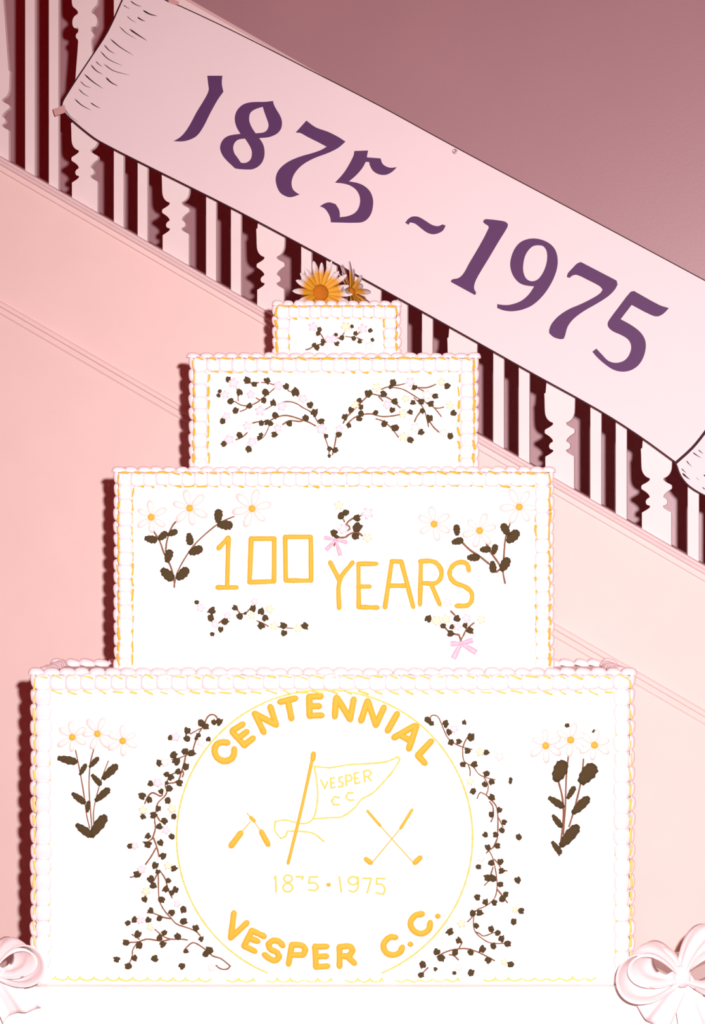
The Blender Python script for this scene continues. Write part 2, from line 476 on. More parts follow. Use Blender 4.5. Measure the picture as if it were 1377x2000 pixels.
# curl shading strokes on both scroll ends
hz = zc(100, 0, 5.1)
hb = MB()
hatch = [((790,10),(840,45),(900,68),12),((720,50),(750,72),(785,88),8),((915,103),(980,140),(1055,160),18),((860,172),(895,195),(935,213),16),((755,160),(800,200),(850,228),7),
 ((780,290),(860,345),(955,405),18),((680,265),(750,330),(850,390),9),((588,387),(680,465),(820,552),13),((528,447),(575,500),(635,537),12),((490,510),(570,590),(710,655),11),
 ((445,612),(475,640),(510,665),10),((525,637),(620,705),(780,748),10),((395,645),(450,705),(515,742),13),((330,738),(410,810),(515,882),15),((545,770),(595,820),(665,857),17),
 ((290,808),(340,855),(400,875),9),((275,887),(320,932),(380,965),10),((235,985),(300,1045),(400,1100),13),((392,1022),(440,1055),(490,1080),12),((130,1070),(180,1150),(270,1215),8)]
for a, b, c, w in hatch:
    ribbon_strip('', hz([a, b, c]), w/5.1, None, None, mbx=hb, taper=lambda t: max(0.12, min(1, t*6+0.2) * (1-t)**0.5))
hz2 = zc(1180, 780, 5.883)
fr = lambda x, y, h=0: QS(x, y, BD+0.006, h)
for a, b, w in [((1085,580),(1140,625),14),((1020,610),(1115,672),16),((945,705),(1005,770),14),((890,795),(945,845),14),((900,850),(985,920),26),((1145,865),(1190,900),20),((1130,1010),(1180,1045),14),((1060,900),(1100,930),6)]:
    m_ = ((a[0]+b[0])/2, (a[1]+b[1])/2+4)
    ribbon_strip('', hz2([a, m_, b]), w/5.883, None, None, mbx=hb, fn=fr, taper=lambda t: max(0.15, min(1, t*4+0.3) * (1-t*0.8)))
hb.build('curl_shading_strokes', M['black'], ban, smooth=False, kind='stuff')
# tape and pin
def tape(name, loop, label, d):
    v, f = poly_plate(lambda x, y, h=0: QS(x, y, d, h), [loop], 0.0002, 0.0012)
    tag(obj(name, v, f, M['tape'], smooth=False), label, 'tape')
tape('adhesive_tape', [(103.5, 213), (118, 209), (121, 206.5), (126, 205), (130, 219), (122, 222), (108, 227)], 'small beige tape tab at the lower left corner of the banner', BD)
tape('adhesive_tape', [(328, -3), (349, 2.5), (349.5, 10), (338, 9), (330, 5)], 'small beige tape tab on the top edge of the banner', BD)
def lathe(fn, prof, n=14):
    v = []; f = []
    for r, h in prof:
        for k in range(n):
            a = 2*math.pi*k/n; v.append(fn(r*math.cos(a), r*math.sin(a), h))
    for i in range(len(prof)-1):
        for k in range(n):
            f.append((i*n+k, i*n+(k+1) % n, (i+1)*n+(k+1) % n, (i+1)*n+k))
    f.append(tuple(range(n))[::-1]); f.append(tuple((len(prof)-1)*n+k for k in range(n)))
    return v, f
v, f = lathe(lambda x, y, h: QS(888.5 + x, 296 + y, BD, h), [(5.0, 0.0009), (5.0, 0.002), (3.6, 0.0034), (2.6, 0.0030), (0.6, 0.0026)])
tag(obj('thumbtack', v, f, M['metal']), 'round metal thumbtack in the top edge of the banner', 'thumbtack')

# ================================================================== TABLE LINEN
TZ = 0.75
TX0, TX1, TY0, TY1 = -0.885, 0.885, -0.022, 0.40
mbt = MB()
# cloth: top grid and skirt with shallow folds, closed round the table
N = 150
ring = []
def per(t):
    w = TX1-TX0; d = TY1-TY0
    L = [w, d, w, d]; tot = sum(L); s = t*tot
    if s < L[0]: return (TX0+s, TY0), (0, -1)
    s -= L[0]
    if s < L[1]: return (TX1, TY0+s), (1, 0)
    s -= L[1]
    if s < L[2]: return (TX1-s, TY1), (0, 1)
    s -= L[2]
    return (TX0, TY1-s), (-1, 0)
rows = [(0.0, -0.012, 0), (0.0, 0.0, 0.0), (-0.006, 0.006, 0.05), (-0.03, 0.009, 0.25), (-0.10, 0.012, 0.6), (-0.3, 0.018, 1.0), (-0.749, 0.026, 1.3)]
vs = []; fs = []
for dz, off, fold in rows:
    for i in range(N):
        (x, y), (nx, ny) = per(i/N)
        wav = fold * (0.006*math.sin(i*0.9) + 0.005*math.sin(i*0.37+1) )
        if ny > 0 or nx > 0: wav *= 0.2
        vs.append((x + nx*(off+wav), y + ny*(off+wav), TZ + dz))
for r in range(len(rows)-1):
    for i in range(N):
        fs.append((r*N+i, r*N+(i+1) % N, (r+1)*N+(i+1) % N, (r+1)*N+i))
fs.append(tuple(range(N)))
tag(obj('tablecloth', vs, fs, M['cloth']), 'white cloth draped over the table under the cake', 'tablecloth')

# ================================================================== CAKE
def dome_mesh(name, m, n=12, e=3.0):
    """pillow-like half dome, unit half sizes, base at z = 0"""
    v = []; f = []
    rings = [(1.0, 0.0), (0.96, 0.42), (0.80, 0.78), (0.45, 0.96)]
    for rr, hh in rings:
        for k in range(n):
            a = 2*math.pi*(k+0.5)/n
            c, s = math.cos(a), math.sin(a)
            v.append((math.copysign(abs(c)**(2/e), c)*rr, math.copysign(abs(s)**(2/e), s)*rr, hh))
    v.append((0, 0, 1))
    q = len(rings)
    for r in range(q-1):
        for k in range(n):
            f.append((r*n+k, r*n+(k+1) % n, (r+1)*n+(k+1) % n, (r+1)*n+k))
    for k in range(n):
        f.append(((q-1)*n+k, (q-1)*n+(k+1) % n, q*n))
    return mesh_data(name, v, f, m)
SHELL = dome_mesh('icing_shell', M['shell'])

def leaf_mesh(name, outline, m, peak=0.16):
    n = len(outline)
    v = [(x, y, 0.05) for x, y in outline] + [(x, y, -0.02) for x, y in outline]
    cx = sum(p[0] for p in outline)/n; cy = sum(p[1] for p in outline)/n
    v += [(cx + (x-cx)*0.55, cy + (y-cy)*0.55, peak) for x, y in outline]
    v.append((cx, cy, peak*0.8))
    f = []
    for i in range(n):
        j = (i+1) % n
        f.append((i, j, 2*n+j, 2*n+i)); f.append((i+n, j+n, j, i)); f.append((2*n+i, 2*n+j, 3*n))
    return mesh_data(name, v, f, m)
def ivy(seed):
    r = random.Random(seed)
    pts = []
    rad = [0.60, 0.47, 0.52, 0.46, 0.50, 0.53, 0.36, 0.53, 0.50, 0.45, 0.53, 0.46]
    for i, q in enumerate(rad):
        a = math.pi/2 + 2*math.pi*i/len(rad)
        q *= r.uniform(0.86, 1.14)
        pts.append((q*math.cos(a)*r.uniform(0.86, 1.0), q*math.sin(a)))
    return leaf_mesh('leaf', pts, M['leaf'])
IVY = [ivy(s) for s in range(5)]
def longleaf(seed, wr):
    r = random.Random(seed)
    pts = []
    n = 22
    for i in range(n):
        a = math.pi/2 + 2*math.pi*i/n
        q = 1 + (0.10 if i % 2 else -0.04)*r.uniform(0.4, 1.6)
        c, s = math.cos(a), math.sin(a)
        w = abs(c)**0.8 * (0.92 + 0.16*s)
        pts.append((math.copysign(w, c)*wr*0.5*q, s*0.5*(q if abs(s) < 0.9 else 1)))
    return leaf_mesh('leaf', pts, M['leaf'], 0.12)
LONG = [longleaf(s, 0.62) for s in range(3)]
SLIM = [longleaf(s+9, 0.40) for s in range(3)]
def blossom_mesh(m, seed):
    r = random.Random(seed)
    n = 20; v = []; f = []
    ph = r.uniform(0, 1)
    for i in range(n):
        a = 2*math.pi*i/n
        q = 0.24 + 0.26*abs(math.cos(2.5*(a+ph)))**0.7
        v.append((q*math.cos(a), q*math.sin(a), 0.10))
    for i in range(n):
        x, y, _ = v[i]; v.append((x, y, -0.02))
    for i in range(n):
        x, y, _ = v[i]; v.append((x*0.55, y*0.55, 0.17))
    v.append((0, 0, 0.05))
    for i in range(n):
        j = (i+1) % n
        f += [(i, j, 2*n+j, 2*n+i), (i+n, j+n, j, i), (2*n+i, 2*n+j, 3*n)]
    return mesh_data('blossom', v, f, m)
BLO = {'p': [blossom_mesh(M['pink'], s) for s in range(3)], 'y': [blossom_mesh(M['cream'], s+5) for s in range(3)], 'w': [blossom_mesh(M['white_petal'], s+8) for s in range(2)]}
def petal_mesh():
    pts = []
    n = 12
    for i in range(n):
        a = 2*math.pi*i/n
        y = 0.5 + 0.5*math.cos(a)
        x = 0.24*math.sin(a)*(0.65 + 0.5*y)
        pts.append((x, y))
    return leaf_mesh('petal', pts, M['white_petal'], 0.10)
PETAL = petal_mesh()

def frame(o, ex, ey, ez):
    m = Matrix.Identity(4)
    for i in range(3):
        m[i][0] = ex[i]; m[i][1] = ey[i]; m[i][2] = ez[i]; m[i][3] = o[i]
    return m
X_, Y_, Z_ = Vector((1,0,0)), Vector((0,1,0)), Vector((0,0,1))

class Tier:
    def __init__(s, label, Y, depth, px0, px1, pyt, zbase, pitch, group=None):
        s.Y = Y; s.mpp = (Y + CAMD)/F; s.pitch = pitch
        s.x0 = P(px0, 0, Y).x; s.x1 = P(px1, 0, Y).x
        s.zt = P(0, pyt, Y).z; s.zb = zbase; s.y1 = Y + depth
        s.px0, s.px1, s.pyt = px0, px1, pyt
        s.pyb = HY + (CAMZ - zbase)/s.mpp
        s.root = empty('cake_tier', ((s.x0+s.x1)/2, Y + depth/2, zbase))
        tag(s.root, label, 'cake tier', 'tiers of the white sheet cake')
        b = MB(); b.box((s.x0, Y, zbase), (s.x1, s.y1, s.zt))
        bevel(b.build('iced_body', M['icing'], s.root, smooth=False), 0.006, 3)
        s.fn = lambda x, y, h=0.0: P(x, y, Y, h)
    def shell(s, o, along, across, out, la, lc, h, tl=0.22):
        # tilt like overlapping piped shells
        j = random.uniform
        tilt = tl + j(-0.08, 0.08)
        ez = (out + along * tilt).normalized()
        ex = (along - out * tilt).normalized()
        o = o + along*j(-0.0012, 0.0012) + across*j(-0.001, 0.001)
        inst('icing_shell', SHELL, frame(o, ex*la*j(0.95, 1.06), across*lc*j(0.94, 1.06), ez*h*j(0.92, 1.08)), s.root)
    def border(s, front_w, top_w, hf, ht, bottom=True, back=True):
        """front_w: width of the row on the front face in px, top_w: of the rows on top / sides, m heights hf, ht"""
        p = s.pitch * s.mpp; lw = front_w*s.mpp; tw = top_w*s.mpp
        W = s.x1 - s.x0; H = s.zt - s.zb; D = s.y1 - s.Y
        n = max(3, round((W - lw*1.0) / p))
        q = (W - lw) / n
        for i in range(n+1):
            x = s.x0 + lw/2 + i*q
            s.shell(Vector((x, s.Y, s.zt - lw/2)), X_, Z_, -Y_, q*0.62, lw*0.56, hf)
        n2 = round(W/p); q2 = W/n2
        for i in range(n2+1):
            x = s.x0 + i*q2
            s.shell(Vector((x, s.Y + tw*0.45, s.zt)), X_, Y_, Z_, q2*0.54, tw*0.6, ht*1.1, 0.05)
        if back:
            for i in range(n2+1):
                s.shell(Vector((s.x0 + i*q2, s.y1 - tw*0.45, s.zt)), X_, Y_, Z_, q2*0.60, tw*0.6, ht*1.25)
        nd = max(2, round((D - tw*1.6)/p)); qd = (D - tw*1.6)/nd
        for i in range(1, nd):
            for xs in (s.x0 + tw*0.45, s.x1 - tw*0.45):
                s.shell(Vector((xs, s.Y + tw*0.8 + i*qd, s.zt)), Y_, X_, Z_, qd*0.6, tw*0.6, ht)
        m = max(2, round((H - lw*1.2)/p)); qz = (H - lw*1.15)/m
        for i in range(m):
            z = s.zt - lw*1.15 - qz*(i+0.36)
            for sx, xf in ((-1, s.x0), (1, s.x1)):
                s.shell(Vector((xf - sx*lw/2, s.Y, z)), -Z_, X_, -Y_, qz*0.62, lw*0.56, hf)
        m2 = round(H/p); qz2 = H/m2
        for i in range(m2):
            z = s.zt - qz2*(i+0.36)
            for sx, xf in ((-1, s.x0), (1, s.x1)):
                s.shell(Vector((xf, s.Y + tw*0.45, z)), -Z_, Y_, X_*sx, qz2*0.55, tw*0.6, ht, 0.12)
    def stitches(s, ix0, ix1, iy, oy, ox0, ox1, hf, m, bottom_y, wid=3.4, slant=(-0.5, 2.6), ln=(0.2, 0.42)):
        """yellow piped dashes: inner line on the face, outer line in the crease of the border"""
        b = MB(); p = s.pitch; j = random.uniform
        def row_h(y, xa, xb, h):
            n = round((xb-xa)/p)
            for i in range(n):
                c = xa + (i+0.5)*(xb-xa)/n; L = p*j(*ln)
                dy = j(-1.0, 1.0); sl = j(*slant)
                stroke(b, lambda a, bb, hh: s.fn(a, bb, hh + h), [(c-L, y+dy-sl), (c, y+dy+j(-1, 1)), (c+L, y+dy+sl)], wid*j(0.7, 1.25), 0.5, s.mpp, 2, 0.15, 4)
        def row_v(x, ya, yb, h):
            n = round((yb-ya)/p)
            for i in range(n):
                c = ya + (i+0.5)*(yb-ya)/n; L = p*j(0.22, 0.42)
                dx = j(-1.2, 1.2); sl = j(-1.5, 2.0)
                stroke(b, lambda a, bb, hh: s.fn(a, bb, hh + h), [(x+dx-sl, c-L), (x+dx+j(-1, 1), c), (x+dx+sl, c+L)], wid*j(0.7, 1.35), 0.5, s.mpp, 2, 0.15, 4)
        row_h(iy, ix0, ix1, 0.003); row_h(oy, ox0, ox1, hf*0.85)
        row_v(ix0, iy, bottom_y, 0.003); row_v(ix1, iy, bottom_y, 0.003)
        row_v(ox0, oy, bottom_y, hf*0.85); row_v(ox1, oy, bottom_y, hf*0.85)
        b.build('yellow_piped_dashes', m, s.root, kind='stuff')
    def icing_line(s, name, strokes, w, m, hr=0.42, wob=0.06, tr=None, parent=None, label=None):
        b = MB()
        for st in strokes:
            ww = w
            if isinstance(st, tuple) and isinstance(st[-1], (int, float)) : st, ww = st
            stroke(b, s.fn, tr(st) if tr else st, ww, hr, s.mpp, 4, wob)
        o = b.build(name, m, parent or s.root)
        if label: o['label'] = label
        return o
    def place(s, name, me, x, y, size, ang, parent, h=0.0002, ysc=1.0):
        a = math.radians(ang)
        ex = Vector((math.cos(a), 0, math.sin(a))); ey = Vector((-math.sin(a), 0, math.cos(a)))
        sz = size*s.mpp
        return inst(name, me, frame(s.fn(x, y, h), ex*sz, ey*sz*ysc, -Y_*sz), parent)
    def spray(s, tr, scale, stems, leaves, blossoms, lsize, bsize, sw=3.0, label=None, leafset=None, name='vine_spray'):
        b = MB()
        for st in stems:
            stroke(b, s.fn, tr(st), sw*1.3*random.uniform(0.85, 1.15), 0.45, s.mpp, 3, 0.12, 4)
        o = b.build(name, M['stem'], s.root)
        if label: o['label'] = label
        for L in leaves:
            x, y = tr([(L[0], L[1])])[0]
            sz = (L[2]/scale if len(L) > 2 else lsize)
            me = random.choice(leafset or IVY)
            s.place('leaf', me, x, y, sz*random.uniform(1.06, 1.22), random.uniform(0, 360), o, 0.0008)
        for B in blossoms:
            x, y = tr([(B[1], B[2])])[0]
            s.place('blossom', random.choice(BLO[B[0]]), x, y, bsize*random.uniform(0.85, 1.15), random.uniform(0, 360), o, 0.0003)
        return o
    def oval_leaves(s, tr, parent, ends, wr=None):
        for a, c in ends:
            (x0, y0), (x1, y1) = tr([a, c])
            L = math.hypot(x1-x0, y1-y0)
            ang = math.degrees(math.atan2(-(y1-y0), x1-x0)) - 90
            s.place('leaf', random.choice(wr or SLIM), (x0+x1)/2, (y0+y1)/2, max(L, 19)*1.12, ang, parent, 0.0008)
    def daisy(s, x, y, r, np, rc, rot=0, spread=1.0):
        v, f = lathe(lambda a, bb, h: s.fn(x + a, y + bb, h), [(rc, 0.0), (rc*0.95, 0.003), (rc*0.6, 0.0055), (rc*0.15, 0.006)], 12)
        c = obj('daisy', v, f, M['yellow'], s.root)
        c['label'] = 'white icing daisy with a yellow centre'
        for k in range(np):
            ang = rot + 360*k/np + random.uniform(-6, 6)
            a = math.radians(ang)
            px = x - math.sin(a)*rc*0.6; py = y - math.cos(a)*rc*0.6
            s.place('petal', PETAL, px, py, r*random.uniform(0.85, 1.08), ang, c, 0.0003)
    def ribbon_bow(s, tr, knot, tails, loops, w):
        (kx, ky), = tr([knot])
        b = MB()
        def strip(p0, p1, w0, w1, h0, h1, hm=None):
            n = 6; vv = []; ff = []
            dx, dy = p1[0]-p0[0], p1[1]-p0[1]; l = math.hypot(dx, dy); nx, ny = -dy/l, dx/l
            for i in range(n+1):
                t = i/n; ww = (w0 + (w1-w0)*min(1, t*1.8))/2
                h = h0 + (h1-h0)*t + (0.003*math.sin(t*math.pi*2) + 0.002)
                x = p0[0]+dx*t; y = p0[1]+dy*t
                vv += [s.fn(x+nx*ww, y+ny*ww, h), s.fn(x-nx*ww, y-ny*ww, h), s.fn(x-nx*ww, y-ny*ww, h-0.0012), s.fn(x+nx*ww, y+ny*ww, h-0.0012)]
            for i in range(n):
                for k in range(4):
                    ff.append((i*4+k, i*4+(k+1) % 4, i*4+4+(k+1) % 4, i*4+4+k))
            ff += [(3,2,1,0), tuple(n*4+k for k in range(4))]
            b.add(vv, ff)
        for t in tr(tails): strip((kx, ky), t, w*0.45, w, 0.003, 0.001)
        for t in tr(loops):
            strip((kx, ky), t, w*0.4, w*0.9, 0.004, 0.008); strip((kx, ky), t, w*0.4, w*0.9, 0.001, 0.0075)
        v, f = lathe(lambda a, bb, h: s.fn(kx+a, ky+bb, h), [(w*0.36, 0.001), (w*0.38, 0.005), (w*0.2, 0.008), (w*0.05, 0.0085)], 10)
        b.add(v, f)
        b.build('ribbon_bow', M['ribbon'], s.root)['label'] = 'tiny pink ribbon bow'

T1 = Tier('bottom cake tier with the golden CENTENNIAL club emblem in a circle', 0.0, 0.39, 70, 1229, 1318, TZ, 30)
T2 = Tier('second cake tier from the bottom, reading 100 YEARS in yellow icing', 0.05, 0.34, 231, 1073, 922, T1.zt, 25)
T3 = Tier('third cake tier from the bottom with two arching flowering sprays', 0.09, 0.26, 378, 926, 699, T2.zt, 25)
T4 = Tier('smallest topmost cake tier with one short vine spray', 0.13, 0.17, 541, 774, 597, T3.zt, 20.5)
T1.border(29, 24, 0.010, 0.015)
T2.border(27, 20, 0.010, 0.0125)
T3.border(27, 20, 0.010, 0.0125)
T4.border(24, 18, 0.009, 0.0125)
T1.stitches(96, 1204, 1352, 1322, 68, 1231, 0.010, M['paleyellow'], 1880, 3.6, (0.5, 4.0), (0.18, 0.36))
T2.stitches(259, 1048, 949, 924, 232, 1073, 0.010, M['yellow'], 1300, 4.2, (-1.0, 2.5), (0.14, 0.36))
T3.stitches(407, 897, 726, 701, 379, 925, 0.010, M['yellow'], 908, 4.2, (-1.0, 2.5), (0.14, 0.36))
T4.stitches(564, 750, 620, 599, 541, 774, 0.009, M['yellow'], 690, 4.2, (-1.0, 2.5), (0.14, 0.36))
# scalloped yellow edge along the bottom of the lowest tier
b = MB(); x = 82
while x < 1175:
    L = random.uniform(22, 29)
    if random.random() < 0.86:
        y = 1912 + 4*math.sin((x-82)/1093*math.pi)
        stroke(b, T1.fn, [(x, y-1), (x+L*0.45, y+2.5), (x+L*0.9, y-2.5)], random.uniform(2.6, 3.8), 0.5, T1.mpp, 2, 0.2, 4)
        if random.random() < 0.6:
            stroke(b, T1.fn, [(x+L*0.9-3, y+1), (x+L*0.9, y-5), (x+L*0.9+3, y+1)], 3, 0.5, T1.mpp, 1, 0.2, 4)
    x += L
b.build('yellow_scallop_line', M['paleyellow'], T1.root)

# ---- topmost tier
zA = zc(590, 610, 8.1)
T4.spray(zA, 8.1, [[(60,590),(110,580),(165,550)],[(250,515),(300,505)],[(290,340),(330,400),(345,440)],[(360,475),(430,460)],[(570,410),(610,405)],[(640,370),(665,325)],[(685,380),(780,395),(870,405),(960,440)],[(880,345),(930,290)]],
  [(275,270,78),(255,335,66),(190,520,70),(235,555,78),(330,455,68),(325,500,66),(530,360,66),(550,495,72),(630,405,76),(790,225,58),(845,335,72),(818,412,76),(910,460,68),(1080,290,68),(1112,435,60)],
  [('p',170,230),('p',420,430),('p',500,425),('p',960,260),('y',690,230),('w',1060,530)], 9, 19, 2.4)
# ---- third tier
zL = zc(410, 720, 5.508)
T3.spray(zL, 5.508, [[(375,158),(460,152),(525,150)],[(555,148),(620,155),(685,172)],[(690,215),(640,260),(575,310),(520,355),(450,390),(390,400),(330,390),(270,355)],[(495,315),(540,340)],[(325,460),(380,440),(420,405)],[(290,215),(300,280),(305,345)],[(600,437),(670,395)],[(775,360),(860,355),(940,380),(1000,420),(1060,450),(1090,470)],[(840,235),(900,265),(950,300)],[(1110,490),(1140,540),(1165,590)],[(460,585),(530,570),(620,570),(700,530),(800,503),(880,515),(960,540),(1060,575),(1135,615)],[(785,600),(830,570),(880,560),(975,568),(1020,545)],[(640,610),(610,680),(575,735),(515,775)],[(400,690),(350,735),(280,765)],[(1230,720),(1255,790),(1275,850),(1285,940)]],
  [(198,115,62),(105,245,42),(92,288,46),(225,350,68),(278,452,66),(138,563,60),(402,122,72),(478,170,55),(615,130,68),(600,258,78),(580,345,60),(318,258,64),(425,400,56),(682,370,68),(820,192,68),(918,255,80),(1078,390,72),(1125,475,76),(1030,530,64),(705,505,70),(555,585,62),(615,578,56),(652,590,56),(855,590,64),(318,718,68),(150,810,66),(530,745,54),(550,712,44),(418,868,72),(692,708,64),(1200,570,62),(1248,725,52),(1288,862,54),(1285,940,36)],
  [('p',255,155),('p',165,280),('p',440,280),('p',180,510),('p',735,185),('p',1000,325),('p',775,405),('p',540,455),('p',400,615),('p',730,640),('p',205,765),('p',455,790),('p',1200,650)], 12.5, 19, 2.4)
zR = zc(630, 720, 4.59)
T3.spray(zR, 4.59, [[(90,770),(110,680),(125,590)],[(185,490),(210,440),(260,390),(340,310),(430,230),(500,240),(560,250),(630,290),(695,350)],[(505,250),(540,290)],[(530,185),(580,165),(640,170),(720,185),(800,230),(870,275),(940,310),(1000,350),(1065,430)],[(620,155),(680,148),(735,135)],[(800,185),(840,170),(920,172),(970,160),(1015,140)],[(860,178),(905,200)],[(1000,350),(1040,355),(1085,345)],[(820,262),(880,320),(910,370),(930,430),(950,520)],[(880,385),(845,430),(825,475)],[(960,475),(1000,530),(1045,570)],[(215,505),(270,450),(330,420),(430,405),(530,430),(620,425),(690,412)],[(480,450),(540,470),(600,515),(640,560),(680,615)]],
  [(145,590,56),(115,730,50),(235,510,46),(200,435,56),(255,368,46),(330,285,44),(345,345,48),(345,405,54),(330,448,54),(412,222,64),(545,228,58),(648,295,56),(625,370,48),(475,395,46),(632,125,62),(610,165,36),(825,168,44),(1115,155,52),(1010,248,54),(885,295,56),(970,315,56),(810,305,46),(785,390,48),(895,380,46),(958,445,60),(1175,398,54),(555,495,54),(650,530,60),(788,640,54),(885,570,54),(1145,603,54)],
  [('y',485,170),('y',295,325),('y',745,270),('p',785,120),('y',1065,120),('w',935,235),('y',1140,330),('p',580,325),('y',720,405),('w',830,530),('w',1085,575),('y',725,615),('p',150,540)], 12, 18, 2.4)
# ---- second tier
z2l = zc(200, 890, 2.993)
sp = T2.spray(z2l, 2.993, [[(298,440),(335,500),(360,570),(400,650),(420,740),(420,768)],[(455,380),(425,390),(395,440),(375,510),(370,560)],[(770,355),(690,390),(600,460),(530,530),(470,620),(435,690),(422,750)]], [], [], 25, 20, 2.8, name='daisy_stems')
T2.oval_leaves(z2l, sp, [((250,482),(318,494)),((330,490),(376,448)),((385,462),(436,440)),((378,622),(396,552)),((348,664),(412,724)),((440,722),(498,660)),((505,455),(516,520)),((510,570),(582,540)),((676,390),(680,316)),((675,402),(758,408))], LONG)
for (x, y), rr in zip(z2l([(285,360),(510,307),(875,310)]), (29, 34, 35)): T2.daisy(x, y, rr, 6, 7.0, random.uniform(-30, 30))
zM = zc(620, 960, 9.836)
T2.spray(zM, 9.836, [[(400,885),(530,880),(600,830),(680,795),(780,790),(860,850)],[(575,755),(620,720),(610,670),(550,635),(600,570),(690,510)],[(840,460),(760,510)],[(500,540),(520,580)],[(360,880),(320,1040)]],
  [(545,405,120),(455,465,125),(760,510,130),(770,690,170),(735,860,140),(320,800,140),(370,870,80)], [('y',410,270),('p',960,420),('p',490,720),('y',960,890)], 14, 22, 3.0, name='flower_posy')
T2.ribbon_bow(zM, (350,925), [(165,1125),(440,1230)], [(130,880),(580,975)], 8)
z2r = zc(640, 890, 2.993)
sp = T2.spray(z2r, 2.993, [[(1070,385),(1040,480),(1030,590),(1025,680),(1037,745)],[(770,490),(830,550),(890,590),(940,630)],[(985,680),(1012,662)],[(925,505),(950,560),(1000,630),(1025,680)]], [], [], 25, 20, 3.2, name='daisy_stems')
T2.oval_leaves(z2r, sp, [((757,465),(752,405)),((728,508),(790,492)),((818,596),(886,594)),((962,618),(968,682)),((892,550),(952,546)),((968,575),(982,520)),((1055,462),(1022,400)),((1052,505),(1112,442)),((1015,672),(1055,600))], LONG)
for (x, y), rr in zip(z2r([(622,400),(888,438),(1120,300)]), (32, 32, 34)): T2.daisy(x, y, rr, 6, 7.0, random.uniform(-30, 30))
zS = zc(370, 1160, 5.508)
T2.spray(zS, 5.508, [[(320,310),(390,255)],[(490,150),(530,190),(545,210),(600,210),(650,160)],[(725,290),(780,310),(850,350)],[(920,345),(980,360),(1110,370)],[(230,200),(235,240)]],
  [(80,90,45),(242,180,72),(232,258,70),(385,295,74),(338,380,60),(247,433,46),(490,148,54),(540,240,68),(600,208,34),(685,157,72),(770,190,66),(815,260,70),(772,342,76),(1012,340,70),(1018,420,68),(1240,345,70)],
  [('p',120,150),('p',275,325),('p',410,235),('p',700,80),('y',670,235),('y',865,165),('y',910,345),('y',1165,370)], 13, 16, 2.4)
zN = zc(810, 1170, 9.18)
T2.spray(zN, 9.18, [[(820,870),(825,740),(790,640),(720,630),(600,570),(540,510)],[(825,740),(880,640),(930,540),(1060,430)],[(650,220),(720,290)]],
  [(240,355,120),(510,485,105),(640,615,115),(670,500,82),(760,350,115),(905,475,90),(990,565,125)], [('y',390,385),('y',560,360),('w',590,60),('p',760,500),('p',930,340),('y',1190,370)], 12, 19, 3.0, name='flower_posy')
T2.ribbon_bow(zN, (825,790), [(690,1070),(1105,960)], [(640,800),(1040,735)], 11)
# 100 YEARS
for st in [[[(680,540),(735,480)],[(737,482),(729,765)],[(675,770),(785,770)]], [[(870,485),(1005,485),(1003,735),(860,740),(870,485)]], [[(1068,475),(1218,475),(1220,730),(1072,730),(1068,475)]]]:
    T2.icing_line('numeral', st, 10.0, M['yellow'], tr=z2l, wob=0.11)
for st in [[[(15,625),(70,730)],[(145,625),(70,730),(67,890)]], [[(285,632),(180,632),(182,885),(290,888)],[(180,765),(245,765)]],
           [[(335,885),(375,617),(430,619),(500,885)],[(355,760),(450,760)]], [[(540,870),(545,615)],[(540,617),(620,620),(660,660),(662,710),(630,745),(560,745)],[(605,750),(655,870)]],
           [[(825,670),(815,635),(780,622),(735,640),(712,690),(740,740),(800,765),(840,800),(840,850),(815,875),(755,878)]]]:
    T2.icing_line('letter', st, 9.6, M['yellow'], tr=z2r, wob=0.11)
# ---- bottom tier: vines
zA1 = zc(230, 1380, 6.259); zB1 = zc(210, 1620, 5.508); zC1 = zc(810, 1380, 5.7375); zD1 = zc(800, 1640, 5.7375)
T1.spray(zA1, 6.259, [[(1220,180),(1210,130),(1160,97),(1110,115),(1080,160),(1060,220)],[(1040,250),(1000,310),(960,400),(930,490),(910,550),(830,600)],[(1020,265),(950,300),(890,335)],[(830,600),(810,700),(780,790),(745,900),(710,925),(620,940)],[(790,780),(803,820),(790,860)],[(820,600),(740,635),(660,650)],[(750,805),(690,815),(640,850),(600,920),(580,960),(600,1040),(570,1100),(490,1180),(465,1290),(450,1380),(460,1480),(440,1560),(420,1620)],[(545,1080),(520,1095),(470,1070),(420,1055),(370,1100),(330,1185)],[(470,1320),(510,1390),(540,1410)]],
  [(1020,200,80),(1075,245,76),(1175,190,66),(1240,188,78),(850,295,82),(845,390,76),(645,380,66),(985,350,56),(960,390,46),(1108,400,60),(825,550,78),(905,570,84),(685,590,86),(715,670,82),(510,692,80),(835,735,78),(740,795,66),(650,865,72),(598,830,60),(400,940,74),(755,935,80),(600,935,50),(630,1000,76),(530,1035,62),(300,1095,84),(385,1140,76),(612,1150,74),(495,1245,68),(435,1325,74),(310,1345,70),(685,1345,64),(570,1400,74),(510,1465,70)],
  [('p',710,370),('w',575,680),('p',490,930),('y',310,1265),('y',665,1250),('p',590,1510),('w',1020,440)], 12, 17, 2.6)
